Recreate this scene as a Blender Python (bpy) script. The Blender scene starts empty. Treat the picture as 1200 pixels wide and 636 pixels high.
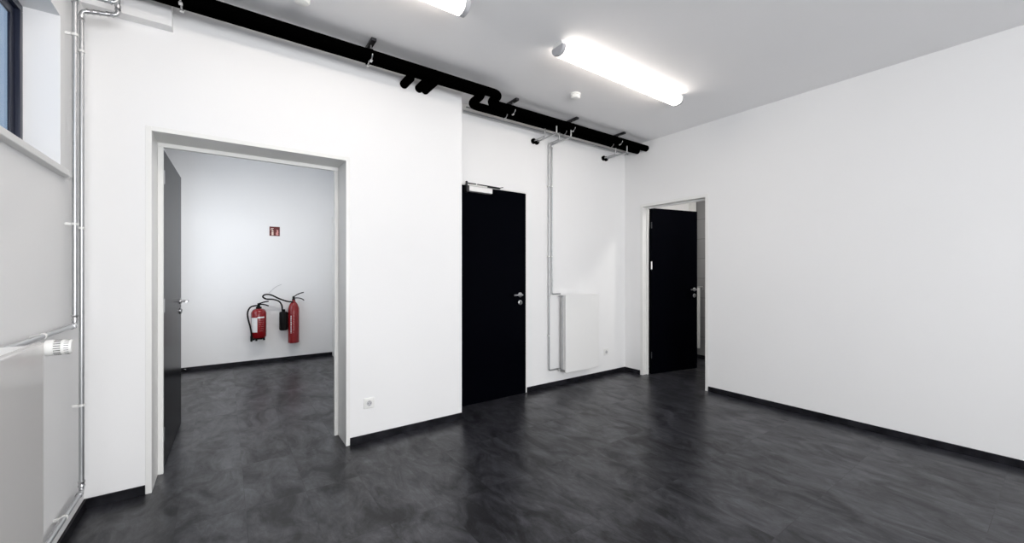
import bpy, bmesh, math
from mathutils import Vector, Matrix
S = bpy.context.scene
COL = S.collection
V = Vector
# ------------------------------------------------------------------ camera, world, exposure
cam = bpy.data.cameras.new('camera'); camo = bpy.data.objects.new('camera', cam); COL.objects.link(camo)
cam.sensor_width = 36.0; cam.lens = 470/1200*36
cam.shift_y = 1/1200                      # horizon one pixel below the middle
cam.clip_start = .02
camo.location = (0, 0, 1.32)
camo.rotation_euler = (math.pi/2, 0, -math.radians(35.6))
S.camera = camo
S.view_settings.view_transform = 'Standard'; S.view_settings.look = 'None'
S.view_settings.gamma = 1; S.view_settings.use_curve_mapping = False
EXPOSURE = -0.13
S.view_settings.exposure = EXPOSURE
LAMP = 11.5          # emission of the ceiling luminaires
SKY = .62
w = bpy.data.worlds.new('world'); S.world = w; w.use_nodes = True
bg = w.node_tree.nodes['Background']; bg.inputs[0].default_value = (.46, .68, 1, 1); bg.inputs[1].default_value = SKY

# ------------------------------------------------------------------ materials
def mat(name, col, rough=.5, metal=0, spec=.5, emit=None, coat=0):
    m = bpy.data.materials.new(name); m.use_nodes = True
    p = m.node_tree.nodes['Principled BSDF']
    p.inputs['Base Color'].default_value = (*col, 1); p.inputs['Roughness'].default_value = rough
    p.inputs['Metallic'].default_value = metal; p.inputs['Specular IOR Level'].default_value = spec
    p.inputs['Coat Weight'].default_value = coat
    if emit:
        p.inputs['Emission Color'].default_value = (*emit[0], 1); p.inputs['Emission Strength'].default_value = emit[1]
    return m
def bumpy(m, scale=60, strength=.08, var=.02):
    """plaster or paint: fine noise bump and a faint tone variation"""
    t = m.node_tree; p = t.nodes['Principled BSDF']
    tc = t.nodes.new('ShaderNodeTexCoord'); n = t.nodes.new('ShaderNodeTexNoise'); n.inputs['Scale'].default_value = scale
    n.inputs['Detail'].default_value = 4
    b = t.nodes.new('ShaderNodeBump'); b.inputs['Strength'].default_value = strength; b.inputs['Distance'].default_value = .002
    t.links.new(tc.outputs['Object'], n.inputs['Vector']); t.links.new(n.outputs['Fac'], b.inputs['Height'])
    t.links.new(b.outputs['Normal'], p.inputs['Normal'])
    n2 = t.nodes.new('ShaderNodeTexNoise'); n2.inputs['Scale'].default_value = 1.3
    t.links.new(tc.outputs['Object'], n2.inputs['Vector'])
    c = p.inputs['Base Color'].default_value[:]
    r = t.nodes.new('ShaderNodeMix'); r.data_type = 'RGBA'
    r.inputs[6].default_value = tuple(max(0, x*(1-var)) for x in c[:3])+(1,)
    r.inputs[7].default_value = tuple(min(1, x*(1+var)) for x in c[:3])+(1,)
    t.links.new(n2.outputs['Fac'], r.inputs[0]); t.links.new(r.outputs[2], p.inputs['Base Color'])
    return m
M = {}
M['wall'] = bumpy(mat('white_plaster', (.87, .87, .87), .75, spec=.3))
M['ceil'] = bumpy(mat('ceiling_paint', (.91, .91, .92), .85, spec=.2), 40)
M['frame'] = bumpy(mat('painted_steel', (.83, .83, .81), .35), 25, .02, .01)
M['black'] = bumpy(mat('black_laminate', (.0010, .0012, .0026), .22, spec=.015), 90, .0, .1)
M['insul'] = bumpy(mat('black_foam_insulation', (.0005, .0005, .0005), .95, spec=.0), 150, .2, .2)
M['zinc'] = bumpy(mat('zinc_pipe', (.50, .51, .52), .40, 1), 30, .01, .05)
M['steel'] = bumpy(mat('brushed_steel', (.55, .55, .56), .3, 1), 80, .05, .05)
M['dsteel'] = bumpy(mat('dark_steel', (.05, .05, .055), .4, .8), 80, .05, .05)
M['white'] = bumpy(mat('white_enamel', (.85, .85, .84), .28), 20, .01, .01)
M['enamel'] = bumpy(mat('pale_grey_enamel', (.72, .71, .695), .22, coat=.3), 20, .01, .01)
M['plastic'] = bumpy(mat('white_plastic', (.82, .82, .8), .4), 20, .01, .01)
M['greyp'] = bumpy(mat('grey_plastic', (.5, .5, .52), .4), 20, .01, .01)
M['slot'] = bumpy(mat('dark_slot', (.05, .05, .05), .6), 20, .01, .01)
M['sill'] = bumpy(mat('sill_board', (.78, .78, .77), .45), 30, .02, .01)
M['navy'] = bumpy(mat('navy_window_frame', (.012, .016, .035), .35), 60, .02, .05)
M['red'] = bumpy(mat('red_enamel', (.22, .003, .006), .25, coat=.2), 30, .01, .05)
M['signred'] = bumpy(mat('sign_red', (.11, .004, .004), .5), 30, .01, .02)
M['signwhite'] = bumpy(mat('sign_white', (.80, .66, .58), .5), 30, .01, .02)
M['signpink'] = bumpy(mat('sign_pink', (.62, .28, .27), .5), 30, .01, .02)
M['label'] = bumpy(mat('label_white', (.8, .8, .8), .5), 30, .01, .02)
M['labeltext'] = bumpy(mat('label_print', (.42, .12, .12), .5), 30, .01, .02)
M['rubber'] = bumpy(mat('black_rubber', (.003, .003, .003), .5, spec=.15), 60, .02, .1)
M['brass'] = bumpy(mat('brass', (.6, .5, .3), .3, 1), 60, .02, .1)
M['lamp'] = mat('opal_diffuser', (.9, .9, .9), .4, emit=((1, .91, .83), LAMP))

def glass():
    m = bpy.data.materials.new('window_glass'); m.use_nodes = True; t = m.node_tree; t.nodes.clear()
    o = t.nodes.new('ShaderNodeOutputMaterial'); mx = t.nodes.new('ShaderNodeMixShader'); lw = t.nodes.new('ShaderNodeLayerWeight'); pw = t.nodes.new('ShaderNodeMath'); pw.operation = 'POWER'; pw.inputs[1].default_value = 5; fr = t.nodes.new('ShaderNodeMath'); fr.operation = 'MULTIPLY_ADD'; fr.inputs[1].default_value = .5; fr.inputs[2].default_value = .03
    tr = t.nodes.new('ShaderNodeBsdfTransparent'); tr.inputs[0].default_value = (.95, .96, .96, 1)
    gl = t.nodes.new('ShaderNodeBsdfGlossy'); gl.inputs['Roughness'].default_value = .02
    t.links.new(lw.outputs['Facing'], pw.inputs[0]); t.links.new(pw.outputs[0], fr.inputs[0])
    t.links.new(fr.outputs[0], mx.inputs[0]); t.links.new(tr.outputs[0], mx.inputs[1]); t.links.new(gl.outputs[0], mx.inputs[2])
    t.links.new(mx.outputs[0], o.inputs[0]); return m
M['glass'] = glass()

def floor_mat():
    m = mat('slate_vinyl_tiles', (.05, .05, .055), .3, spec=.2); t = m.node_tree; p = t.nodes['Principled BSDF']; L = t.links.new
    N = t.nodes.new
    tc = N('ShaderNodeTexCoord')
    # tile joints 0.305 x 0.61 m
    mp = N('ShaderNodeMapping'); mp.inputs['Location'].default_value = (-.094+.305*10, -.25+.61*10, 0)
    L(tc.outputs['Object'], mp.inputs[0])
    br = N('ShaderNodeTexBrick'); br.offset = 0; br.inputs['Scale'].default_value = 1
    br.inputs['Brick Width'].default_value = .305; br.inputs['Row Height'].default_value = .61
    br.inputs['Mortar Size'].default_value = .0016; br.inputs['Mortar Smooth'].default_value = .3
    br.inputs['Color1'].default_value = (0, 0, 0, 1); br.inputs['Color2'].default_value = (1, 1, 1, 1)
    br.inputs['Mortar'].default_value = (.5, .5, .5, 1)
    L(mp.outputs[0], br.inputs['Vector'])
    # each tile shifts the slate pattern
    sc = N('ShaderNodeVectorMath'); sc.operation = 'SCALE'; sc.inputs['Scale'].default_value = .35
    L(br.outputs['Color'], sc.inputs[0])
    ad = N('ShaderNodeVectorMath'); ad.operation = 'ADD'; L(tc.outputs['Object'], ad.inputs[0]); L(sc.outputs[0], ad.inputs[1])
    def noise(scl, sc_, det, ro, dist, src):
        q = N('ShaderNodeMapping'); q.inputs['Scale'].default_value = scl; L(src, q.inputs[0])
        n = N('ShaderNodeTexNoise'); n.inputs['Scale'].default_value = sc_; n.inputs['Detail'].default_value = det
        n.inputs['Roughness'].default_value = ro; n.inputs['Distortion'].default_value = dist; L(q.outputs[0], n.inputs['Vector']); return n.outputs['Fac']
    cloud = noise((1.5, .8, 1), 3.6, 10, .66, .9, ad.outputs[0])
    vein = noise((2.4, .8, 1), 9, 12, .72, 1.2, ad.outputs[0])
    speck = noise((1, 1, 1), 95, 3, .6, 0, tc.outputs['Object'])
    def ramp(src, stops):
        r = N('ShaderNodeValToRGB'); e = r.color_ramp.elements
        e[0].position, e[0].color = stops[0][0], (*stops[0][1], 1); e[1].position, e[1].color = stops[-1][0], (*stops[-1][1], 1)
        for s in stops[1:-1]:
            k = e.new(s[0]); k.color = (*s[1], 1)
        L(src, r.inputs[0]); return r.outputs[0]
    a = ramp(cloud, [(.36, (.010, .010, .0125)), (.5, (.027, .0275, .0325)), (.64, (.046, .047, .055))])
    v = ramp(vein, [(.36, (.40, .40, .42)), (.48, (.85, .85, .85)), (.55, (1.1, 1.1, 1.1)), (.68, (1.7, 1.7, 1.7))])
    mu = N('ShaderNodeMix'); mu.data_type = 'RGBA'; mu.blend_type = 'MULTIPLY'; mu.inputs[0].default_value = .85
    L(a, mu.inputs[6]); L(v, mu.inputs[7])
    s = ramp(speck, [(.66, (0, 0, 0)), (.76, (.13, .13, .135))])
    ss = N('ShaderNodeMix'); ss.data_type = 'RGBA'; ss.blend_type = 'ADD'; ss.inputs[0].default_value = .7
    L(mu.outputs[2], ss.inputs[6]); L(s, ss.inputs[7])
    jo = N('ShaderNodeMix'); jo.data_type = 'RGBA'; jo.inputs[7].default_value = (.008, .008, .010, 1)
    jf = N('ShaderNodeMath'); jf.operation = 'MULTIPLY'; jf.inputs[1].default_value = .7
    L(br.outputs['Fac'], jf.inputs[0]); L(jf.outputs[0], jo.inputs[0]); L(ss.outputs[2], jo.inputs[6]); L(jo.outputs[2], p.inputs['Base Color'])
    rr = N('ShaderNodeMapRange'); rr.inputs[1].default_value = .35; rr.inputs[2].default_value = .65; rr.inputs[3].default_value = .36; rr.inputs[4].default_value = .28
    L(cloud, rr.inputs[0]); L(rr.outputs[0], p.inputs['Roughness'])
    r2 = N('ShaderNodeMapRange'); r2.inputs[1].default_value = .38; r2.inputs[2].default_value = .62; r2.inputs[3].default_value = .26; r2.inputs[4].default_value = .46
    L(cloud, r2.inputs[0]); L(r2.outputs[0], p.inputs['Specular IOR Level'])
    b = N('ShaderNodeBump'); b.inputs['Strength'].default_value = .07; b.inputs['Distance'].default_value = .004
    L(vein, b.inputs['Height']); L(b.outputs[0], p.inputs['Normal'])
    return m
M['floor'] = floor_mat()
def skirt_mat():
    m = mat('slate_skirting', (.012, .012, .014), .5, spec=.12); t = m.node_tree; p = t.nodes['Principled BSDF']; L = t.links.new
    tc = t.nodes.new('ShaderNodeTexCoord'); n = t.nodes.new('ShaderNodeTexNoise'); n.inputs['Scale'].default_value = 9; n.inputs['Detail'].default_value = 8
    r = t.nodes.new('ShaderNodeValToRGB'); r.color_ramp.elements[0].position = .35; r.color_ramp.elements[0].color = (.005, .005, .007, 1)
    r.color_ramp.elements[1].position = .7; r.color_ramp.elements[1].color = (.022, .022, .027, 1)
    L(tc.outputs['Object'], n.inputs['Vector']); L(n.outputs['Fac'], r.inputs[0]); L(r.outputs[0], p.inputs['Base Color']); return m
M['skirt'] = skirt_mat()
def tile_mat():
    m = mat('grey_wall_tiles', (.3, .3, .31), .3); t = m.node_tree; p = t.nodes['Principled BSDF']; L = t.links.new
    tc = t.nodes.new('ShaderNodeTexCoord'); mp = t.nodes.new('ShaderNodeMapping')
    sx = t.nodes.new('ShaderNodeSeparateXYZ'); cx = t.nodes.new('ShaderNodeCombineXYZ')
    L(tc.outputs['Object'], sx.inputs[0]); L(sx.outputs[1], cx.inputs[0]); L(sx.outputs[2], cx.inputs[1])
    mp.inputs['Location'].default_value = (.2, -.03+3, 0); L(cx.outputs[0], mp.inputs[0])
    br = t.nodes.new('ShaderNodeTexBrick'); br.offset = 0; br.inputs['Scale'].default_value = 1; br.inputs['Brick Width'].default_value = .6
    br.inputs['Row Height'].default_value = .3; br.inputs['Mortar Size'].default_value = .003
    br.inputs['Color1'].default_value = (.27, .27, .275, 1); br.inputs['Color2'].default_value = (.31, .31, .315, 1); br.inputs['Mortar'].default_value = (.13, .13, .13, 1)
    L(mp.outputs[0], br.inputs['Vector']); L(br.outputs['Color'], p.inputs['Base Color']); return m
M['tiles'] = tile_mat()

# ------------------------------------------------------------------ mesh helpers
def box(bm, x0, x1, y0, y1, z0, z1, mtx=None):
    vs = [bm.verts.new(V(c)) for c in ((x0,y0,z0),(x1,y0,z0),(x1,y1,z0),(x0,y1,z0),(x0,y0,z1),(x1,y0,z1),(x1,y1,z1),(x0,y1,z1))]
    if mtx is not None:
        for v in vs: v.co = mtx @ v.co
    for f in ((0,3,2,1),(4,5,6,7),(0,1,5,4),(1,2,6,5),(2,3,7,6),(3,0,4,7)): bm.faces.new([vs[i] for i in f])
    return vs
def prism(bm, pts, axis, a, b):
    """pts: outline in the two other axes, extruded along axis from a to b"""
    def co(p, t):
        return V((t, p[0], p[1])) if axis == 0 else V((p[0], t, p[1])) if axis == 1 else V((p[0], p[1], t))
    A = [bm.verts.new(co(p, a)) for p in pts]; B = [bm.verts.new(co(p, b)) for p in pts]
    n = len(pts)
    bm.faces.new(A); bm.faces.new(B[::-1])
    for i in range(n): bm.faces.new([A[i], B[i], B[(i+1) % n], A[(i+1) % n]])
def rounded(path, r, seg=8):
    path = [V(p) for p in path]; out = [path[0]]
    for i in range(1, len(path)-1):
        a, b, c = path[i-1], path[i], path[i+1]
        d1 = (a-b); d2 = (c-b); rr = min(r, d1.length*.49, d2.length*.49)
        p, q = b+d1.normalized()*rr, b+d2.normalized()*rr
        for k in range(seg+1):
            t = k/seg; out.append(p*(1-t)**2 + b*2*t*(1-t) + q*t*t)
    out.append(path[-1]); return out
def smoothpath(pts, n=8):
    pts = [V(p) for p in pts]; P = [pts[0]]+pts+[pts[-1]]; out = []
    for i in range(1, len(P)-2):
        a, b, c, d = P[i-1:i+3]
        for k in range(n):
            t = k/n
            out.append(.5*((2*b)+(c-a)*t+(2*a-5*b+4*c-d)*t*t+(3*b-a-3*c+d)*t**3))
    out.append(pts[-1]); return out
def tube(bm, path, r, seg=16, radii=None, cap=True):
    path = [V(p) for p in path]; rings = []; n = None
    for i, p in enumerate(path):
        t = (path[min(i+1, len(path)-1)]-path[max(i-1, 0)]).normalized()
        if n is None:
            n = t.orthogonal().normalized()
        else:
            n = (n-t*n.dot(t)).normalized()
        b = t.cross(n); rr = radii[i] if radii else r
        rings.append([bm.verts.new(p+(n*math.cos(2*math.pi*k/seg)+b*math.sin(2*math.pi*k/seg))*rr) for k in range(seg)])
    for a, b in zip(rings, rings[1:]):
        for k in range(seg): bm.faces.new([a[k], a[(k+1) % seg], b[(k+1) % seg], b[k]])
    if cap: bm.faces.new(rings[0][::-1]); bm.faces.new(rings[-1])
def lathe(bm, prof, origin, axis=(0,0,1), seg=32):
    """prof: (radius, height) along axis from origin"""
    q = V((0,0,1)).rotation_difference(V(axis).normalized()).to_matrix(); o = V(origin); rings = []
    for r, h in prof:
        rings.append([bm.verts.new(o+q@V((max(r, 1e-4)*math.cos(2*math.pi*k/seg), max(r, 1e-4)*math.sin(2*math.pi*k/seg), h))) for k in range(seg)])
    for a, b in zip(rings, rings[1:]):
        for k in range(seg): bm.faces.new([a[k], a[(k+1) % seg], b[(k+1) % seg], b[k]])
    bm.faces.new(rings[0][::-1]); bm.faces.new(rings[-1])
def obj(name, bm, m, parent=None, bevel=0, smooth=False, seg=2):
    bmesh.ops.recalc_face_normals(bm, faces=bm.faces[:])
    me = bpy.data.meshes.new(name); bm.to_mesh(me); bm.free(); o = bpy.data.objects.new(name, me); COL.objects.link(o)
    me.materials.append(M[m])
    if parent is not None:
        o.parent = parent
        o.matrix_parent_inverse = Matrix.Translation(-V(world_loc(parent)))
    if bevel:
        b = o.modifiers.new('bevel', 'BEVEL'); b.width = bevel; b.segments = seg; b.limit_method = 'ANGLE'; b.angle_limit = math.radians(40)
    if smooth or bevel:
        for f in me.polygons: f.use_smooth = True
        try: me.set_sharp_from_angle(angle=math.radians(38))
        except Exception: pass
    return o
def world_loc(o):
    v = V(o.location)
    return v if o.parent is None else V((0,0,0)) if o.type == 'MESH' else v
def new(): return bmesh.new()
def boxobj(name, dims, m, parent=None, bevel=0):
    bm = new(); box(bm, *dims); return obj(name, bm, m, parent, bevel)
def struct(o, label=None):
    o['kind'] = 'structure'
    if label: o['label'] = label
    return o
def tag(o, label, cat, group=None):
    o['label'] = label; o['category'] = cat
    if group: o['group'] = group
    return o
def thing(name, label, cat, loc=(0,0,0), group=None):
    o = bpy.data.objects.new(name, None); COL.objects.link(o); o.location = loc; o.empty_display_size = .05
    return tag(o, label, cat, group)
def empty_struct(name, loc, label):
    o = bpy.data.objects.new(name, None); COL.objects.link(o); o.location = loc; o.empty_display_size = .05
    return struct(o, label)

# ------------------------------------------------------------------ the room shell
XL, XR, YA, YR, H = -.64, 4.365, 3.21, 3.495, 2.984
YB = -2.6; YF = 6.86; XT = 5.93
def multibox(name, boxes, m):
    bm = new()
    for b in boxes: box(bm, *b)
    return obj(name, bm, m)
struct(multibox('floor', [(-1.0, 6.15, YB-.3, 7.1, -.1, 0)], 'floor'), 'dark slate-look vinyl tile floor')
struct(multibox('ceiling', [(-1.0, 6.15, YB-.3, 7.1, H, H+.12)], 'ceil'), 'flat pale grey painted ceiling')
# wall with the wide doorway and the set-back part with the closed door
struct(multibox('wall_back', [
    (XL, -.366, YA, 3.50, 0, H), (-.366, .756, YA, 3.50, 2.186, H), (.756, 1.74, YA, 3.50, 0, H),
    (1.74, 1.775, YR, 3.66, 0, H), (1.775, 2.698, YR, 3.66, 2.2, H), (1.775, 2.698, 3.55, 3.66, 0, 2.2), (2.698, XR, YR, 3.66, 0, H)], 'wall'), 'white wall with the wide doorway and set-back door')
struct(multibox('wall_right', [
    (XR, 4.487, YB, 2.375, 0, H), (XR, 4.487, 2.375, 3.226, 2.172, H), (XR, 4.487, 3.226, 3.66, 0, H)], 'wall'), 'plain white wall on the right with narrow doorway')
W1 = (.55, 2.82, 1.786, 2.547)      # high window: y0 y1 z0 z1
W2 = (-2.2, -.1, 1.786, 2.547)
W4 = (4.75, 6.35, .95, 2.4)         # window of the far room
struct(multibox('wall_left', [
    (-.80, XL, W1[1], 7.0, H-.45, H), (-.80, XL, YB, W1[1], W1[3], H),
    (-.80, XL, W1[1], W4[0], 0, H-.45), (-.80, XL, W4[0], W4[1], 0, W4[2]), (-.80, XL, W4[0], W4[1], W4[3], H-.45), (-.80, XL, W4[1], 7.0, 0, H-.45),
    (-.80, XL, W2[1], W1[0], 0, W1[3]), (-.80, XL, YB, W2[0], 0, W1[3]),
    (-.80, XL, W1[0], W1[1], 0, W1[2]-.004), (-.80, XL, W2[0], W2[1], 0, W2[2]-.004)], 'wall'), 'white outside wall with high window')
W3 = (-.45, 2.25, .9, 2.55)            # unseen rear window, added to light the room
struct(multibox('wall_rear', [(-1.0, W3[0], YB-.3, YB, 0, H), (W3[1], 4.487, YB-.3, YB, 0, H), (W3[0], W3[1], YB-.3, YB, 0, W3[2]), (W3[0], W3[1], YB-.3, YB, W3[3], H)], 'wall'))
struct(multibox('wall_far', [(XL, 1.52, YF, 7.0, 0, H)], 'wall'), 'white wall of the room beyond the doorway')
struct(multibox('wall_far_side', [(1.402, 1.52, 3.5, YF, 0, H)], 'wall'))
struct(multibox('wall_washroom_back', [(4.487, 6.05, 3.42, 3.56, 0, H)], 'wall'))
struct(multibox('wall_washroom_tiled', [(XT, 6.05, 1.3, 3.42, 0, H)], 'tiles'), 'grey tiled wall behind the half-open door')
struct(multibox('wall_washroom_front', [(4.487, 6.05, 1.18, 1.3, 0, H)], 'wall'))
# boxed-in duct in the upper left corner of the back wall
struct(multibox('trim_1', [(XL, -.258, 3.135, YA, 2.79, H)], 'wall'), 'white boxed-in duct under the ceiling at the upper left')
# white boxing in the corner of the washroom
struct(multibox('trim_2', [(5.78, 5.91, 3.375, 3.42, 0, H)], 'frame'), 'narrow white boxing in the washroom corner')
# baseboards
BH, BT = .056, .012
def skirt(name, bxs):
    bm = new()
    for b in bxs: box(bm, *b)
    return struct(obj(name, bm, 'skirt', bevel=.0015), 'dark slate baseboard')
skirt('baseboard_back', [(XL, -.385, YA-BT, YA, 0, BH), (.777, 1.74+BT, YA-BT, YA, 0, BH), (1.74, 1.74+BT, YA, YR-.04, 0, BH)])
skirt('baseboard_set_back', [(2.70, XR, YR-BT, YR, 0, BH)])
skirt('baseboard_right', [(XR-BT, XR, YB, 2.349, 0, BH), (XR-BT, XR, 3.252, YR-BT, 0, BH)])
skirt('baseboard_left', [(XL, XL+BT, YB, YA-BT, 0, BH)])
skirt('baseboard_far', [(XL, 1.388, YF-BT, YF, 0, BH)])
skirt('baseboard_washroom', [(XT-BT, XT, 1.3, 3.37, 0, BH)])
struct(multibox('trim_3', [(1.388, 1.402, 6.70, YF, 0, 2.2)], 'frame'), 'white door lining at the far room corner')

# ------------------------------------------------------------------ windows
def window(name, y0, y1, z0, z1, label, mullions=()):
    root = empty_struct(name, (-.80, (y0+y1)/2, z0), label)
    bm = new(); fx0, fx1 = -.785, -.758; t = .03
    box(bm, fx0, fx1, y0, y1, z0, z0+t); box(bm, fx0, fx1, y0, y1, z1-t, z1)
    box(bm, fx0, fx1, y0, y0+t, z0+t, z1-t); box(bm, fx0, fx1, y1-t, y1, z0+t, z1-t)
    for my in mullions: box(bm, fx0, fx1, my-t/2, my+t/2, z0+t, z1-t)
    fr = obj('window_frame', bm, 'navy', root, .003)
    edges = [y0+t]+[v for my in mullions for v in (my-t/2, my+t/2)]+[y1-t]
    for a, b in zip(edges[::2], edges[1::2]):
        s = .040; g = .003
        bm = new(); X0, X1 = -.785, -.775
        a += g; b -= g; c, d = z0+t+g, z1-t-g
        box(bm, X0, X1, a, b, c, c+s); box(bm, X0, X1, a, b, d-s, d); box(bm, X0, X1, a, a+s, c+s, d-s); box(bm, X0, X1, b-s, b, c+s, d-s)
        sh = obj('window_sash', bm, 'navy', root, .003)
        boxobj('glass_pane', (-.782, -.778, a+s, b-s, c+s, d-s), 'glass', sh)
    return root
w1 = window('window_1', *W1, 'high window in a navy frame at the upper left', (1.685,))
bm = new(); box(bm, -.758, -.61, W1[0]-.045, W1[1], 1.782, 1.813); box(bm, XL, -.61, W1[1], W1[1]+.045, 1.782, 1.813)
obj('window_sill', bm, 'sill', w1, .004)
w2 = window('window_2', *W2, 'second high window behind the camera', (-1.15,))
bm = new(); box(bm, -.758, -.61, W2[0]-.045, W2[1]+.045, 1.782, 1.813); obj('window_sill', bm, 'sill', w2, .004)
window('window_4', *W4, 'window of the far room', (5.55,))
w3 = empty_struct('window_added', (.9, YB-.15, W3[2]), 'large unseen window added in the rear wall to light the room')
bm = new(); y0, y1 = YB-.2, YB-.13; t = .06
box(bm, W3[0], W3[1], y0, y1, W3[2], W3[2]+t); box(bm, W3[0], W3[1], y0, y1, W3[3]-t, W3[3])
for x in (W3[0], W3[0]+.87, W3[0]+1.76, W3[1]-t): box(bm, x, x+t, y0, y1, W3[2]+t, W3[3]-t)
obj('window_frame', bm, 'navy', w3, .003)
for x0_, x1_ in ((W3[0]+t, W3[0]+.87), (W3[0]+.87+t, W3[0]+1.76), (W3[0]+1.76+t, W3[1]-t)):
    boxobj('glass_pane', (x0_, x1_, YB-.168, YB-.162, W3[2]+t, W3[3]-t), 'glass', w3)
# the sky behind each window is sampled through a portal
def portal(loc, rot, sx, sy):
    l = bpy.data.lights.new('sky_portal', 'AREA'); l.shape = 'RECTANGLE'; l.size = sx; l.size_y = sy
    try: l.cycles.is_portal = True
    except Exception: pass
    o = bpy.data.objects.new('sky_portal', l); COL.objects.link(o); o.location = loc; o.rotation_euler = rot
for W_ in (W1, W2, W4): portal((-.9, (W_[0]+W_[1])/2, (W_[2]+W_[3])/2), (0, -math.pi/2, 0), W_[3]-W_[2], W_[1]-W_[0])

# ------------------------------------------------------------------ doors
def lever(parent, base, out, along, m='steel', length=.115, key=True):
    """rose, neck and lever plus key escutcheon; base on the leaf face, out = normal, along = lever direction"""
    b, o_, al = V(base), V(out).normalized(), V(along).normalized()
    bm = new(); lathe(bm, [(.026, 0), (.026, .006), (.022, .009), (.008, .009)], b, o_, 28)
    h = obj('handle_rose', bm, m, parent, smooth=True)
    bm = new(); tube(bm, rounded([b, b+o_*.052, b+o_*.052+al*length], .016), .0095, 14)
    obj('lever_handle', bm, m, parent, smooth=True)
    if key:
        k = b-V((0, 0, .083))
        bm = new(); lathe(bm, [(.026, 0), (.026, .006), (.022, .009)], k, o_, 28)
        obj('key_escutcheon', bm, m, parent, smooth=True)
        bm = new(); side = V((0, 0, 1)).cross(o_)
        lathe(bm, [(.0085, .009), (.0085, .013)], k+V((0, 0, .004)), o_, 16)
        q = [k+side*s*.0045+V((0, 0, z)) for s, z in ((-1, 0), (1, 0), (1, -.018), (-1, -.018))]
        A = [bm.verts.new(p+o_*.009) for p in q]; B = [bm.verts.new(p+o_*.013) for p in q]
        bm.faces.new(A); bm.faces.new(B)
        for i in range(4): bm.faces.new([A[i], A[(i+1) % 4], B[(i+1) % 4], B[i]])
        obj('lock_cylinder', bm, 'dsteel', parent, smooth=False)
# door 1: wide doorway, steel lining, leaf swung into the far room
d1 = empty_struct('door_1', (.2, 3.35, 0), 'wide doorway with pale steel frame and dark leaf swung away')
x0, x1, zt = -.356, .748, 2.168
def uframe(bm, x0, x1, zt, ya, yb, w, out=True):
    """inverted U of width w outside the opening x0..x1, top zt, between ya and yb"""
    box(bm, x0-w, x0, ya, yb, 0, zt+w); box(bm, x1, x1+w, ya, yb, 0, zt+w); box(bm, x0, x1, ya, yb, zt, zt+w)
bm = new()
uframe(bm, x0, x1, zt, YA-.003, YA+.002, .028)
uframe(bm, x0, x1, zt, YA+.002, 3.502, .009)
obj('door_frame', bm, 'frame', d1, .0012)
bm = new(); g = .028
box(bm, x0, x0+g, 3.466, 3.494, 0, zt-g); box(bm, x1-g, x1, 3.466, 3.494, 0, zt-g); box(bm, x0, x1, 3.466, 3.494, zt-g, zt)
obj('rebate', bm, 'frame', d1, .002)
# leaf, hinged at the left, opened almost ninety degrees
ang = math.radians(88.6)
Lm = Matrix.Translation((-.334, 3.50, 0)) @ Matrix.Rotation(ang, 4, 'Z')
bm = new(); box(bm, .004, 1.01, 0, .042, .008, 2.142, Lm)
leaf1 = obj('door_leaf', bm, 'black', d1, .0015)
def L1(x, y, z): return Lm @ V((x, y, z))
fn = (Lm.to_3x3() @ V((0, -1, 0)))
lever(leaf1, L1(.94, 0, 1.075), fn, Lm.to_3x3() @ V((-1, 0, 0)))
for hz in (.25, 1.1, 1.95):
    bm = new(); tube(bm, [(-.330, 3.497, hz-.045), (-.330, 3.497, hz+.045)], .007, 12); obj('hinge', bm, 'steel', leaf1, smooth=True)
bm = new(); box(bm, .05, .80, .044, .085, 2.10, 2.195, Lm); cl = obj('door_closer', bm, 'white', leaf1, .004)
bm = new()
tube(bm, [L1(.74, .065, 2.19), L1(.78, .065, 2.27), L1(.70, .20, 2.275), L1(.20, .30, 2.28)], .011, 10)
obj('closer_arm', bm, 'white', leaf1, smooth=True)

# door 2: black flush door in the set-back wall
d2 = empty_struct('door_2', (2.24, YR, 0), 'closed black flush door in the set-back wall')
bm = new()
box(bm, 2.684, 2.702, YR-.004, YR+.06, 0, 2.20); box(bm, 1.772, 1.790, YR-.004, YR+.06, 0, 2.20); box(bm, 1.790, 2.684, YR-.004, YR+.06, 2.184, 2.202)
obj('door_frame', bm, 'frame', d2, .0015)
bm = new(); box(bm, 1.793, 2.681, YR-.010, YR+.032, .003, 2.180); leaf2 = obj('door_leaf', bm, 'black', d2, .0015)
yl = YR-.010
lever(leaf2, (2.602, yl, 1.077), (0, -1, 0), (-1, 0, 0))
bm = new(); box(bm, 1.945, 2.215, yl-.052, yl, 2.118, 2.168); c = obj('door_closer', bm, 'white', leaf2, .004)
boxobj('closer_end_cap', (1.917, 1.945, yl-.050, yl, 2.106, 2.172), 'dsteel', leaf2, .002)
bm = new(); lathe(bm, [(.011, 0), (.011, .045)], (1.927, yl-.028, 2.17), (0, 0, 1), 14); tube(bm, [(1.927, yl-.028, 2.198), (2.03, yl-.034, 2.198)], .006, 10)
tube(bm, [(2.05, yl-.03, 2.198), (2.33, yl-.012, 2.198)], .005, 10)
box(bm, 2.19, 2.34, yl-.006, yl+.008, 2.188, 2.200)
tube(bm, [(2.33, yl-.012, 2.199), (2.37, yl-.016, 2.208)], .004, 8)
obj('closer_arm', bm, 'dsteel', leaf2, smooth=True)

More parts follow.
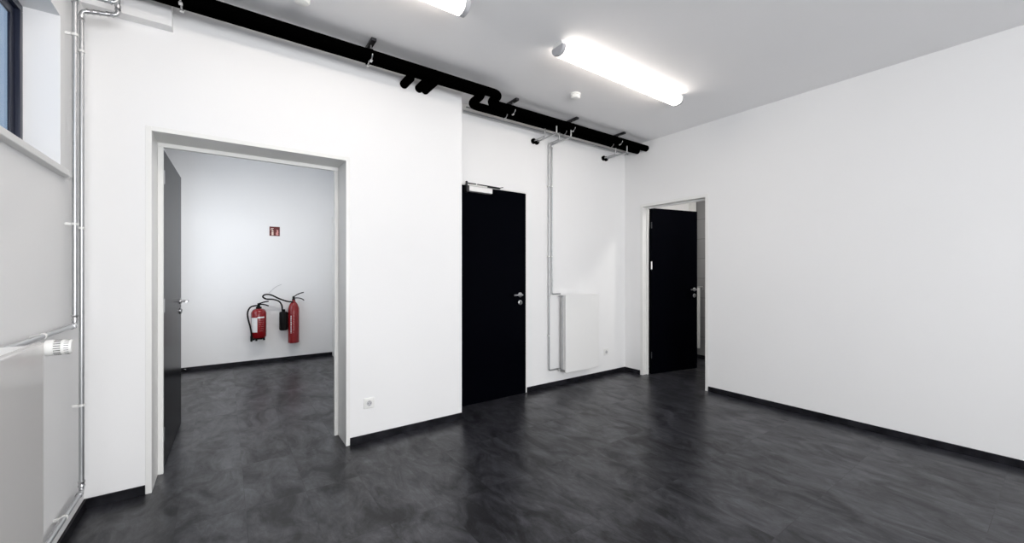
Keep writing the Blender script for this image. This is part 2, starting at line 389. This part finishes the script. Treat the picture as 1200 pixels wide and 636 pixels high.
# door 3: doorway in the right wall, leaf swung into the washroom
d3 = empty_struct('door_3', (XR+.06, 2.8, 0), 'doorway in the right wall with half-open black leaf')
ya, yb, zt = 2.387, 3.214, 2.160
def uframe_y(bm, ya, yb, zt, xa, xb, w):
    box(bm, xa, xb, ya-w, ya, 0, zt+w); box(bm, xa, xb, yb, yb+w, 0, zt+w); box(bm, xa, xb, ya, yb, zt, zt+w)
bm = new(); uframe_y(bm, ya, yb, zt, XR-.003, XR+.002, .034); uframe_y(bm, ya, yb, zt, XR+.002, 4.489, .009)
obj('door_frame', bm, 'frame', d3, .0012)
bm = new(); g = .022
box(bm, 4.44, 4.462, ya, ya+g, 0, zt-g); box(bm, 4.44, 4.462, yb-g, yb, 0, zt-g); box(bm, 4.44, 4.462, ya, yb, zt-g, zt)
obj('rebate', bm, 'frame', d3, .002)
a3 = math.atan2(3.03-3.205, 5.27-4.50)
Rm = Matrix.Translation((4.492, 3.208, 0)) @ Matrix.Rotation(a3, 4, 'Z')
bm = new(); box(bm, .003, .80, -.040, 0, .008, 2.152, Rm); leaf3 = obj('door_leaf', bm, 'black', d3, .0015)
R3 = Rm.to_3x3()
lever(leaf3, Rm @ V((.745, -.040, 1.087)), R3 @ V((0, -1, 0)), R3 @ V((-1, 0, 0)), length=.11)
bm = new(); tube(bm, [Rm @ V((0, -.046, 1.36)), Rm @ V((0, -.046, 1.46))], .009, 12)
o = obj('hinge', bm, 'white', leaf3, smooth=True); o['label'] = 'white hinge knuckle'
for hz in (.25, 1.93):
    bm = new(); tube(bm, [Rm @ V((0, -.046, hz-.04)), Rm @ V((0, -.046, hz+.04))], .007, 12); obj('hinge', bm, 'dsteel', leaf3, smooth=True)

# ------------------------------------------------------------------ ceiling luminaires
def luminaire(x0, x1, y, label):
    t = thing('fluorescent_ceiling_light', label, 'ceiling light', ((x0+x1)/2, y, H), 'linear ceiling lights')
    bm = new(); prism(bm, [(y-.045, H), (y+.045, H), (y+.050, H-.030), (y-.050, H-.030)], 0, x0, x1)
    obj('housing', bm, 'plastic', t, .003)
    prof = [(y-.060, H-.030), (y-.060, H-.048), (y-.050, H-.072), (y-.030, H-.086), (y, H-.090), (y+.030, H-.086), (y+.050, H-.072), (y+.060, H-.048), (y+.060, H-.030)]
    bm = new(); prism(bm, prof, 0, x0+.035, x1-.035); obj('diffuser', bm, 'lamp', t, smooth=True)
    for a, b in ((x0, x0+.035), (x1-.035, x1)):
        bm = new(); prism(bm, [(yy*1.0, zz) for yy, zz in prof], 0, a, b); obj('end_cap', bm, 'greyp', t, .002)
luminaire(1.955, 3.49, 2.17, 'long lit fluorescent ceiling light over the middle of the room, fully visible')
luminaire(-.33, 1.205, 2.17, 'lit fluorescent ceiling light cut off by the top edge of the photo')
def area(name, loc, sx, sy, power, col):
    l = bpy.data.lights.new(name, 'AREA'); l.shape = 'RECTANGLE'; l.size = sx; l.size_y = sy; l.energy = power; l.color = col
    o = bpy.data.objects.new(name, l); COL.objects.link(o); o.location = loc; return o
area('far_room_fill', (.5, 5.0, H-.03), 1.2, .15, 26, (1, .97, .93))  # unseen area light added to brighten the far room, no fixture there
area('washroom_fill', (5.2, 2.0, H-.03), .3, .3, 22, (1, .97, .93))  # bare fill light, put in out of view to lift the washroom tiles

# added fill through the made-up rear window, tilted up to brighten the ceiling
l = bpy.data.lights.new('rear_fill', 'AREA'); l.shape = 'RECTANGLE'; l.size = 2.5; l.size_y = 1.6; l.energy = 285; l.color = (.985, .965, .97)
o = bpy.data.objects.new('rear_fill', l); COL.objects.link(o); o.location = (.9, YB-.4, 1.7); o.rotation_euler = (math.pi/2-math.radians(20), 0, 0)
l = bpy.data.lights.new('far_window_daylight', 'AREA'); l.shape = 'RECTANGLE'; l.size = 1.4; l.size_y = 1.5; l.energy = 24; l.color = (.88, .92, 1)
o = bpy.data.objects.new('far_window_daylight', l); COL.objects.link(o); o.location = (-.95, (W4[0]+W4[1])/2, (W4[2]+W4[3])/2); o.rotation_euler = (0, -math.pi/2, 0)
# smoke detectors
for (x, y), lab in (((2.66, 2.70), 'round white smoke detector on the ceiling beside the long light'), ((.375, 2.70), 'white smoke detector at the top edge near the black pipes')):
    t = thing('smoke_detector', lab, 'smoke detector', (x, y, H), 'smoke detectors')
    bm = new(); lathe(bm, [(.050, 0), (.050, -.014), (.046, -.018)], (x, y, H)); obj('mounting_base', bm, 'plastic', t, smooth=True)
    bm = new(); lathe(bm, [(.044, -.018), (.047, -.030), (.040, -.042), (.022, -.047), (.001, -.048)], (x, y, H)); obj('detector_head', bm, 'plastic', t, smooth=True)

# ------------------------------------------------------------------ insulated black pipes
PZ, PR = 2.895, .038
def black_pipe(label, yf, yb, xj, zf, r=PR):
    t = thing('insulated_pipe', label, 'pipe', (1.8, yf, PZ), 'black insulated pipes under the ceiling')
    bm = new(); tube(bm, rounded([(-.60, yf, zf), (xj, yf, zf), (xj+.015, yb, PZ), (XR-.002, yb, PZ)], .075, 10), r, 24)
    obj('pipe_run', bm, 'insul', t, smooth=True)
    return t
po = black_pipe('black insulated pipe under the ceiling, the one nearer the lights', 2.955, 3.155, 1.985, 2.891)
pi_ = black_pipe('black insulated pipe under the ceiling, the one nearer the wall', 3.035, 3.29, 1.86, 2.903)
def stub(parent, x, y, z=2.868, r=.034):
    bm = new(); tube(bm, [(x, y, z), (x, YA-.001, z)], r, 18); obj('branch', bm, 'insul', parent, smooth=True)
stub(pi_, 1.20, 3.06); stub(pi_, 1.33, 3.06); stub(po, 1.385, 2.93)
bm = new(); lathe(bm, [(.022, 0), (.022, .006), (.018, .008)], (1.35, 2.955-PR+.002, PZ-.004), (0, -1, 0)); o = obj('end_plug', bm, 'insul', po, smooth=True)
# hangers
for i, (x, yo, yi, lab) in enumerate(((-.205, 2.955, 3.035, 'pipe hanger nearest the boxed-in duct at the top left'), (.86, 2.955, 3.035, 'pipe hanger above the right side of the wide doorway'),
        (2.27, 3.155, 3.29, 'pipe hanger just right of the pipe bend'), (3.07, 3.155, 3.29, 'pipe hanger above the radiator pipes'), (3.85, 3.155, 3.29, 'pipe hanger nearest the right wall'))):
    t = thing('pipe_hanger', lab, 'pipe hanger', (x, (yo+yi)/2, H), 'pipe hangers')
    bm = new(); box(bm, x-.018, x+.018, yo-.075, yi+.045, H-.022, H-.001); obj('rail', bm, 'dsteel', t, .002)
    for y in (yo, yi):
        bm = new(); tube(bm, [(x, y, H-.02), (x, y, PZ+PR-.01)], .005, 8); obj('threaded_rod', bm, 'steel', t, smooth=True)
        bm = new()
        lathe(bm, [(PR-.003, -.008), (PR+.0015, -.008), (PR+.0015, .008), (PR-.003, .008)], (x, y, PZ), (1, 0, 0), 28)
        cl = obj('clamp', bm, 'insul', t, smooth=True)
        bm = new()
        tube(bm, [(x, y+math.cos(math.radians(a))*(PR+.004), PZ+math.sin(math.radians(a))*(PR+.004)) for a in range(195, 262, 6)], .0045, 8)
        obj('clamp_lug', bm, 'steel', cl, .002); bm = new()
        box(bm, x-.009, x+.009, y-.012, y+.012, PZ-PR-.012, PZ-PR-.002)
        obj('clamp_screw', bm, 'steel', cl, .001)

# ------------------------------------------------------------------ thin metal pipes in the set-back part
def pipe(name, pts, r, label, group, bend=.02, fittings=(), m='zinc', cat='pipe'):
    t = thing(name, label, cat, pts[0], group)
    bm = new(); tube(bm, rounded(pts, bend), r, 14); obj('pipe_run', bm, m, t, smooth=True)
    for p, ax in fittings:
        bm = new(); lathe(bm, [(r, -.014), (r+.0035, -.014), (r+.0035, -.008), (r+.0015, -.005), (r+.0015, .005), (r+.0035, .008), (r+.0035, .014), (r, .014)], p, ax, 16)
        obj('fitting', bm, 'steel', t, smooth=True)
    return t
g = 'thin metal pipes along the set-back wall'
pipe('heating_pipe', [(1.89, 3.395, 2.910), (4.36, 3.395, 2.910)], .0085, 'thin metal pipe along the set-back wall, nearer the black pipes', g)
pipe('heating_pipe', [(1.89, 3.445, 2.888), (4.36, 3.445, 2.888)], .0085, 'thin metal pipe along the set-back wall, nearer the wall', g)
def rosette(parent, x, z):
    bm = new(); lathe(bm, [(.030, 0), (.030, .020), (.022, .026), (.009, .026)], (x, YR, z), (0, -1, 0), 24); obj('rosette', bm, 'insul', parent, smooth=True)
zb = 2.778
for xs, where in ((2.79, 'left of the radiator pipes'), (3.935, 'nearest the right wall')):
    a = pipe('branch_pipe', [(xs, 3.29, PZ-.03), (xs, 3.29, zb), (xs, YR-.001, zb)], .008, 'short metal branch pipe with black rosette, left of two, '+where, 'short branch pipes', fittings=[((xs, 3.33, zb), (0, 1, 0))]); rosette(a, xs, zb)
    xs2 = xs+.045
    a = pipe('branch_pipe', [(xs2, 3.155, PZ-.03), (xs2, 3.155, zb), (xs2, YR-.001, zb)], .008, 'short metal branch pipe with black rosette, right of two, '+where, 'short branch pipes', fittings=[((xs2, 3.20, zb), (0, 1, 0))]); rosette(a, xs2, zb)
# two pipes down to the radiator
ZF, ZR = 1.072, .205
a = pipe('radiator_pipe', [(3.042, 3.155, PZ-.03), (3.042, 3.155, 2.782), (3.042, 3.462, 2.782), (3.042, 3.462, ZF), (3.17, 3.462, ZF)], .008, 'thin metal pipe running down the wall to the top of the far radiator', 'pipes down to the far radiator',
         fittings=[((3.042, 3.43, 2.782), (0, 1, 0)), ((3.042, 3.462, 2.745), (0, 0, 1)), ((3.042, 3.20, 2.782), (0, 1, 0))])
b = pipe('radiator_pipe', [(2.998, 3.29, PZ-.03), (2.998, 3.29, 2.782), (2.998, 3.462, 2.782), (2.998, 3.462, ZR), (3.17, 3.462, ZR)], .008, 'thin metal pipe running down the wall to the foot of the far radiator', 'pipes down to the far radiator',
         fittings=[((2.998, 3.43, 2.782), (0, 1, 0)), ((2.998, 3.462, 2.745), (0, 0, 1)), ((2.998, 3.462, 1.04), (0, 0, 1))])
def clip(parent, x, y, z, wall, ax='z'):
    """small white clip: ring round the pipe and a stem to the wall (wall: 'y' or 'x')"""
    bm = new()
    lathe(bm, [(.0105, -.006), (.014, -.006), (.014, .006), (.0105, .006)], (x, y, z), (0, 0, 1) if ax == 'z' else (0, 1, 0), 16)
    if wall == 'y': box(bm, x-.005, x+.005, y+.008, YR, z-.006, z+.006)
    else: box(bm, XL, x-.008, y-.005, y+.005, z-.006, z+.006)
    return obj('pipe_clip', bm, 'plastic', parent, smooth=True)
for z in (2.3, 1.5): clip(a, 3.042, 3.462, z, 'y'); clip(b, 2.998, 3.462, z, 'y')
clip(b, 2.998, 3.462, .6, 'y')

# ------------------------------------------------------------------ radiators
# far radiator on the set-back wall
rx0, rx1, rz0, rz1, ry0, ry1 = 3.166, 3.716, .168, 1.058, 3.365, 3.455
t = thing('panel_radiator', 'flat white panel radiator on the set-back wall right of the black door', 'radiator', ((rx0+rx1)/2, ry1, rz0), 'flat white radiators')
boxobj('front_panel', (rx0, rx1, ry0, ry0+.018, rz0, rz1), 'white', t, .004)
boxobj('back_panel', (rx0+.006, rx1-.006, ry1-.014, ry1, rz0+.01, rz1-.01), 'white', t, .004)
for x in (rx0+.003, rx1-.007): boxobj('side_cover', (x, x+.004, ry0+.018, ry1-.020, rz0+.03, rz1-.004), 'white', t, .001)
bm = new(); n = 26
box(bm, rx0+.002, rx1-.002, ry0+.018, ry0+.022, rz1-.010, rz1-.002); box(bm, rx0+.002, rx1-.002, ry1-.024, ry1-.020, rz1-.010, rz1-.002)
for k in range(n):
    x = rx0+.006+k*(rx1-rx0-.016)/(n-1); box(bm, x, x+.004, ry0+.022, ry1-.024, rz1-.010, rz1-.003)
obj('top_grille', bm, 'white', t)
bm = new(); n = 22
for k in range(n):
    x = rx0+.02+k*(rx1-rx0-.045)/(n-1); box(bm, x, x+.006, ry0+.018, ry1-.014, rz0+.04, rz1-.03)
obj('convector_fins', bm, 'white', t)
bm = new(); tube(bm, [(rx0-.012, 3.41, rz0+.04), (rx0-.012, 3.41, rz1-.012)], .006, 10); obj('riser', bm, 'zinc', t, smooth=True)
for z, nm in ((1.045, 'valve'), (.195, 'return_valve')):
    bm = new(); lathe(bm, [(.009, -.022), (.013, -.020), (.013, .000), (.010, .004), (.010, .018)], (rx0-.012, 3.43, z), (1, 0, 0), 16)
    tube(bm, rounded([(rx0-.03, 3.455, z), (rx0-.012, 3.43, z), (rx0+.004, 3.41, z)], .01), .008, 12); obj(nm, bm, 'steel', t, smooth=True)
for x in (rx0+.1, rx1-.1): boxobj('wall_bracket', (x-.012, x+.012, ry1-.002, YR-.0005, rz0+.08, rz1-.06), 'white', t)

# near radiator under the high window
RX0, RX1, RY0, RY1, RZ0, RZ1 = -.605, -.482, .75, 1.962, .17, 1.092
t = thing('panel_radiator', 'large flat off-white radiator under the high window, cut off by the left photo edge', 'radiator', (RX0, (RY0+RY1)/2, RZ0), 'flat white radiators')
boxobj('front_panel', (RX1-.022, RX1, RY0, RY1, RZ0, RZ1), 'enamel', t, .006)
boxobj('back_panel', (RX0, RX0+.018, RY0+.006, RY1-.006, RZ0+.01, RZ1-.012), 'white', t, .005)
for y in (RY1-.008, RY0+.004): boxobj('side_cover', (RX0+.026, RX1-.022, y, y+.004, RZ0+.03, RZ1-.008), 'white', t, .001)
bm = new(); n = 60
box(bm, RX0+.020, RX0+.026, RY0+.004, RY1-.004, RZ1-.016, RZ1-.006); box(bm, RX1-.028, RX1-.022, RY0+.004, RY1-.004, RZ1-.016, RZ1-.006)
for k in range(n):
    y = RY0+.008+k*(RY1-RY0-.022)/(n-1); box(bm, RX0+.026, RX1-.028, y, y+.006, RZ1-.016, RZ1-.008)
obj('top_grille', bm, 'white', t)
bm = new(); n = 40
for k in range(n):
    y = RY0+.02+k*(RY1-RY0-.05)/(n-1); box(bm, RX0+.018, RX1-.022, y, y+.008, RZ0+.04, RZ1-.04)
obj('convector_fins', bm, 'white', t)
for y in (RY0+.15, RY1-.15): boxobj('wall_bracket', (XL, RX0+.002, y-.015, y+.015, RZ0+.08, RZ1-.06), 'white', t)
hy, hz = 1.992, 1.067
bm = new()
lathe(bm, [(.010, -.05), (.014, -.045), (.014, -.012), (.0125, -.010), (.0125, .002)], (-.487, hy, hz), (1, 0, 0), 20)
tube(bm, [(-.520, hy, hz), (-.520, RY1-.006, hz)], .010, 12)
obj('valve', bm, 'steel', t, smooth=True)
bm = new(); lathe(bm, [(.020, -.001), (.0255, .002), (.0262, .016), (.0262, .021), (.0248, .022), (.0248, .040), (.0255, .041), (.0240, .060), (.0215, .064), (.001, .065)], (-.487, hy, hz), (1, 0, 0), 40)
th = obj('thermostat_head', bm, 'plastic', t, smooth=True)
bm = new()
for k in range(20):
    a_ = 2*math.pi*k/20
    mt = Matrix.Translation((-.487, hy, hz)) @ Matrix.Rotation(a_, 4, 'X')
    box(bm, .023, .039, -.0012, .0012, .0244, .0254, mt)
    box(bm, .046, .058, -.0008, .0008, .0238, .0250, mt)
g_ = obj('grip_slots', bm, 'slot', t)

# ------------------------------------------------------------------ pipes in the left corner
PX = -.606
def fit(p, ax): return (V(p), ax)
A_ = pipe('riser_pipe', [(-.458, 2.90, 2.86), (-.458, 2.90, 2.722), (PX, 2.885, 2.712), (PX, 2.885, 1.056), (PX, 2.02, 1.060), (-.565, 1.995, 1.062), (-.525, 1.992, 1.066)], .0105,
     'bright metal pipe on the left wall turning off to the near radiator valve', 'metal pipes in the left corner', .022,
     fittings=[((PX, 2.885, 2.672), (0, 0, 1)), ((-.49, 2.897, 2.720), (1, 0, 0)), ((-.458, 2.90, 2.76), (0, 0, 1)), ((PX, 2.885, 1.095), (0, 0, 1)), ((PX, 2.845, 1.056), (0, 1, 0)), ((-.575, 2.888, 2.716), (1, 0, 0))])
B_ = pipe('riser_pipe', [(-.470, 3.0, 2.88), (-.470, 3.0, 2.705), (PX, 3.0, 2.680), (PX, 3.0, .182), (PX, .9, .172), (PX, .72, .172)], .0105,
     'bright metal pipe in the left corner running down and along above the baseboard', 'metal pipes in the left corner', .022,
     fittings=[((PX, 3.0, 2.642), (0, 0, 1)), ((-.575, 3.0, 2.686), (1, 0, .18)), ((-.55, 3.0, 2.691), (1, 0, .18)), ((-.50, 3.0, 2.700), (1, 0, .18)), ((-.470, 3.0, 2.745), (0, 0, 1)), ((PX, 3.0, .222), (0, 0, 1)), ((PX, 2.96, .182), (0, 1, 0))])
for z in (2.50, 1.56): clip(A_, PX, 2.885, z, 'x')
for z in (2.47, 1.55, .63): clip(B_, PX, 3.0, z, 'x')
clip(B_, PX, 2.72, .180, 'x', 'y'); clip(A_, PX, 2.45, 1.058, 'x', 'y')

# ------------------------------------------------------------------ sockets
for (x, y, z), lab in (((.918, YA, .297), 'white wall socket low beside the wide doorway'), ((3.985, YR, .297), 'white wall socket low between the far radiator and the room corner')):
    t = thing('wall_socket', lab, 'socket', (x, y, z), 'white wall sockets')
    bm = new(); box(bm, x-.040, x+.040, y-.009, y, z-.040, z+.040); obj('cover_plate', bm, 'plastic', t, .003)
    bm = new(); box(bm, x-.027, x+.027, y-.013, y-.009, z-.027, z+.027); obj('socket_insert', bm, 'plastic', t, .003)
    bm = new(); lathe(bm, [(.0200, .0132), (.0200, .0136)], (x, y, z), (0, -1, 0), 28)
    o = obj('socket_well', bm, 'greyp', t)
    bm = new()
    for s in (-1, 1):
        lathe(bm, [(.0028, .0137), (.0028, .0142)], (x+s*.0095, y, z), (0, -1, 0), 12); box(bm, x-.003, x+.003, y-.0142, y-.0137, z+s*.018-.002, z+s*.018+.002)
    obj('pin_holes', bm, 'slot', t)

# ------------------------------------------------------------------ fire extinguishers and sign in the far room
ex, ey = .394, 6.765
t = thing('fire_extinguisher', 'short wide red fire extinguisher with white label, left one on the far wall', 'fire extinguisher', (ex, ey, .36), 'fire extinguishers')
Rr = .094
bm = new(); lathe(bm, [(.070, .385), (.082, .392), (Rr, .41), (Rr, .745), (.084, .768), (.070, .788), (.045, .802), (.028, .806)], (ex, ey, 0), seg=40); obj('cylinder_body', bm, 'red', t, smooth=True)
bm = new(); lathe(bm, [(.074, .372), (.078, .372), (.082, .386), (.074, .390)], (ex, ey, 0), seg=40)
for k in range(4):
    a_ = math.pi/4+k*math.pi/2+.3; box(bm, ex+.07*math.cos(a_)-.012, ex+.07*math.cos(a_)+.012, ey+.07*math.sin(a_)-.012, ey+.07*math.sin(a_)+.012, .352, .375)
obj('foot_ring', bm, 'rubber', t, smooth=True)
bm = new(); lathe(bm, [(.036, .803), (.036, .826), (.020, .832), (.016, .85), (.018, .875), (.010, .88)], (ex, ey, 0), seg=24)
obj('valve', bm, 'rubber', t, smooth=True)
bm = new()
tube(bm, smoothpath([(ex-.01, ey-.01, .868), (ex+.03, ey-.03, .884), (ex+.075, ey-.05, .900), (ex+.115, ey-.065, .905)], 4), .009, 10, )
tube(bm, smoothpath([(ex+.01, ey-.01, .862), (ex+.06, ey-.045, .862), (ex+.115, ey-.075, .842)], 4), .0085, 10)
obj('squeeze_lever', bm, 'rubber', t, smooth=True)
bm = new(); hose = smoothpath([(ex-.005, ey-.01, .845), (ex-.05, ey-.02, .846), (ex-.105, ey-.035, .825), (ex-.135, ey-.045, .755), (ex-.128, ey-.05, .66), (ex-.105, ey-.055, .56), (ex-.092, ey-.055, .47), (ex-.090, ey-.055, .42)], 8)
tube(bm, hose, .0105, 12); obj('hose', bm, 'rubber', t, smooth=True)
bm = new(); lathe(bm, [(.010, .43), (.015, .425), (.015, .37), (.012, .348), (.008, .346)], (ex-.090, ey-.055, 0), seg=18); obj('nozzle', bm, 'rubber', t, smooth=True)
def curved(name, cx, cy, R, a0, a1, z0, z1, m, parent, n=10, th=.0008):
    bm = new(); A = []; B = []
    for k in range(n+1):
        a_ = math.radians(a0+(a1-a0)*k/n)
        A.append(bm.verts.new((cx+R*math.cos(a_), cy+R*math.sin(a_), z0))); B.append(bm.verts.new((cx+R*math.cos(a_), cy+R*math.sin(a_), z1)))
    for k in range(n): bm.faces.new([A[k], A[k+1], B[k+1], B[k]])
    o = obj(name, bm, m, parent, smooth=True); return o
curved('label', ex, ey, Rr+.001, 198, 256, .475, .680, 'label', t)
curved('label', ex, ey, Rr+.001, 257, 310, .672, .692, 'label', t)
bm = new()
for k in range(6):
    z = .64-k*.03
    for j in range(6):
        a0_ = math.radians(266+j*6); a1_ = math.radians(266+(j+1)*6)
        q = [(ex+(Rr+.001)*math.cos(a), ey+(Rr+.001)*math.sin(a), zz) for a, zz in ((a0_, z), (a1_, z), (a1_, z+.006), (a0_, z+.006))]
        if (j+k) % 5: bm.faces.new([bm.verts.new(p) for p in q])
obj('printed_lines', bm, 'labeltext', t)
boxobj('wall_bracket', (ex-.03, ex+.03, ey+Rr-.004, YF, .60, .78), 'dsteel', t, .003)

cx, cy = .837, 6.785
t = thing('fire_extinguisher', 'tall slim red fire extinguisher with black horn beside it, right one on the far wall', 'fire extinguisher', (cx, cy, .27), 'fire extinguishers')
r2 = .074
bm = new(); lathe(bm, [(.060, .268), (r2, .275), (r2, .78), (.064, .815), (.052, .848), (.036, .870), (.024, .882), (.022, .905)], (cx, cy, 0), seg=40); obj('cylinder_body', bm, 'red', t, smooth=True)
bm = new(); lathe(bm, [(.021, .895), (.021, .925), (.016, .930), (.017, .955), (.010, .965)], (cx, cy, 0), seg=22); obj('valve', bm, 'rubber', t, smooth=True)
bm = new()
tube(bm, smoothpath([(cx, cy, .952), (cx+.04, cy-.03, .985), (cx+.085, cy-.05, 1.008), (cx+.125, cy-.07, 1.02)], 4), .0075, 10)
tube(bm, smoothpath([(cx, cy, .935), (cx+.05, cy-.035, .938), (cx+.10, cy-.06, .925), (cx+.13, cy-.075, .90)], 4), .0075, 10)
obj('squeeze_lever', bm, 'rubber', t, smooth=True)
bm = new()
def ray(px, py, y):
    """point of the plane Y=y for measuring the hose course off the photo"""
    F = V((math.sin(math.radians(35.6)), math.cos(math.radians(35.6)), 0)); R_ = V((F.y, -F.x, 0))
    d = F+R_*((px-600)/470)+V((0, 0, (319-py)/470)); return V((0, 0, 1.32))+d*(y/d.y)
hp = [(343.5, 353.5, 6.77), (337, 353, 6.74), (327.6, 350, 6.72), (318, 345.6, 6.70), (311, 345.0, 6.70), (308, 347.5, 6.70), (312, 350.2, 6.71), (320, 350.7, 6.73), (327, 353, 6.75), (330.3, 358, 6.77), (330.8, 364, 6.78)]
tube(bm, smoothpath([ray(*p) for p in hp], 6), .0105, 12); obj('hose', bm, 'rubber', t, smooth=True)
hx, hyy = .705, 6.785
bm = new(); lathe(bm, [(.018, .775), (.022, .765), (.022, .745), (.050, .735), (.055, .725), (.055, .49), (.050, .470), (.04, .466)], (hx, hyy, 0), seg=28)
obj('discharge_horn', bm, 'rubber', t, smooth=True)
bm = new(); box(bm, hx+.03, cx-.05, hyy-.008, hyy+.008, .69, .72); obj('horn_holder', bm, 'rubber', t, .002)
for k, (a0, z0, z1) in enumerate(((236, .42, .66), (262, .42, .69), (268, .46, .69))):
    bm = new(); zz = z0
    while zz < z1:
        hgt = .010+.008*((k*7+int(zz*100)) % 3)
        a0_ = math.radians(a0-4); a1_ = math.radians(a0+(2 if k else 5))
        q = [(cx+(r2+.001)*math.cos(a), cy+(r2+.001)*math.sin(a), z_) for a, z_ in ((a0_, zz), (a1_, zz), (a1_, zz+hgt), (a0_, zz+hgt))]
        bm.faces.new([bm.verts.new(p) for p in q]); zz += hgt+.008
    obj('printed_lines', bm, 'labeltext' if k else 'label', t)
boxobj('wall_bracket', (cx-.02, cx+.02, cy+r2-.004, YF, .55, .74), 'dsteel', t, .003)
bm = new(); tube(bm, smoothpath([(ray(315, 343.5, YF-.006)), ray(320, 338.5, YF-.02), ray(325, 335, YF-.02), ray(330, 333.2, YF-.006)], 5), .0028, 8)
tag(obj('loose_wire', bm, 'greyp', smooth=True), 'thin loose grey wire on the far wall above the extinguishers', 'wire')

# sign
sx, sz = .598, 1.925; yy = YF-.004
t = thing('fire_extinguisher_sign', 'small dark red sign with extinguisher and flame symbols on the far wall', 'sign', (sx, YF, sz))
boxobj('sign_plate', (sx-.066, sx+.066, yy, YF, sz-.068, sz+.068), 'signred', t, .001)
def flat(bm, pts, y, ox, oz, s):
    vs = [bm.verts.new((ox+p[0]*s, y, oz+p[1]*s)) for p in pts]; vs2 = [bm.verts.new((ox+p[0]*s, y+.0008, oz+p[1]*s)) for p in pts]
    bm.faces.new(vs); bm.faces.new(vs2[::-1])
    for i in range(len(vs)): bm.faces.new([vs[i], vs[(i+1) % len(vs)], vs2[(i+1) % len(vs)], vs2[i]])
bm = new()
flat(bm, [(-1, -5.5), (1.1, -5.5), (1.2, -5.2), (1.2, -.6), (-1.1, -.6), (-1.1, -5.2)], yy-.0009, sx-.028, sz, .0105)
flat(bm, [(-1.1, .0), (1.2, .0), (1.1, .9), (.5, 1.5), (.4, 2.2), (-.4, 2.2), (-.5, 1.5), (-1.0, .9)], yy-.0009, sx-.028, sz+.004, .0105)
flat(bm, [(-.5, 2.6), (1.3, 3.2), (1.3, 4.0), (-.4, 3.5), (-1.6, 3.6), (-2.2, 2.2), (-1.9, 1.0), (-1.4, 1.1), (-1.5, 2.2), (-1.2, 2.8)], yy-.0009, sx-.028, sz+.006, .0105)
obj('extinguisher_symbol', bm, 'signwhite', t)
bm = new()
flat(bm, [(-1.0, -5.4), (1.2, -5.3), (1.7, -3.8), (1.2, -2.4), (1.8, -1.2), (1.3, .0), (1.6, 1.2), (.6, 2.6), (.3, 1.6), (-.5, 3.0), (-.9, 1.2), (-.3, .0), (-1.0, -1.2), (-1.8, -2.8), (-1.6, -4.4)], yy-.0009, sx+.032, sz, .0105)
obj('flame_symbol', bm, 'signpink', t)
# door stop on the far baseboard
q = ray(216.5, 436, 6.82)
t = thing('door_stop', 'small metal door stop at the far baseboard beside the open dark leaf', 'door stop', (q.x, 6.84, .028))
bm = new(); lathe(bm, [(.012, .0), (.012, .004), (.007, .006), (.007, .03)], (q.x, YF-BT, .030), (0, -1, 0), 18); obj('stem', bm, 'steel', t, smooth=True)
bm = new(); lathe(bm, [(.010, .03), (.012, .033), (.012, .044), (.008, .048)], (q.x, YF-BT, .030), (0, -1, 0), 18); obj('buffer', bm, 'rubber', t, smooth=True)

# ------------------------------------------------------------------ white fixture on the tiled washroom wall
t = thing('towel_radiator', 'slim white radiator on the tiled wall behind the half-open door', 'radiator', (XT, 3.33, .165))
boxobj('panel', (XT-.075, XT-.045, 3.297, 3.365, .165, 1.086), 'white', t, .004)
for z in (.45, .98): boxobj('wall_bracket', (XT-.047, XT, 3.325, 3.345, z-.01, z+.01), 'white', t)
bm = new(); tube(bm, rounded([(XT-.06, 3.33, 1.080), (XT-.06, 3.33, 1.10), (XT-.06, 3.245, 1.10), (XT-.06, 3.245, 1.055)], .01), .008, 10); obj('rail', bm, 'steel', t, smooth=True)
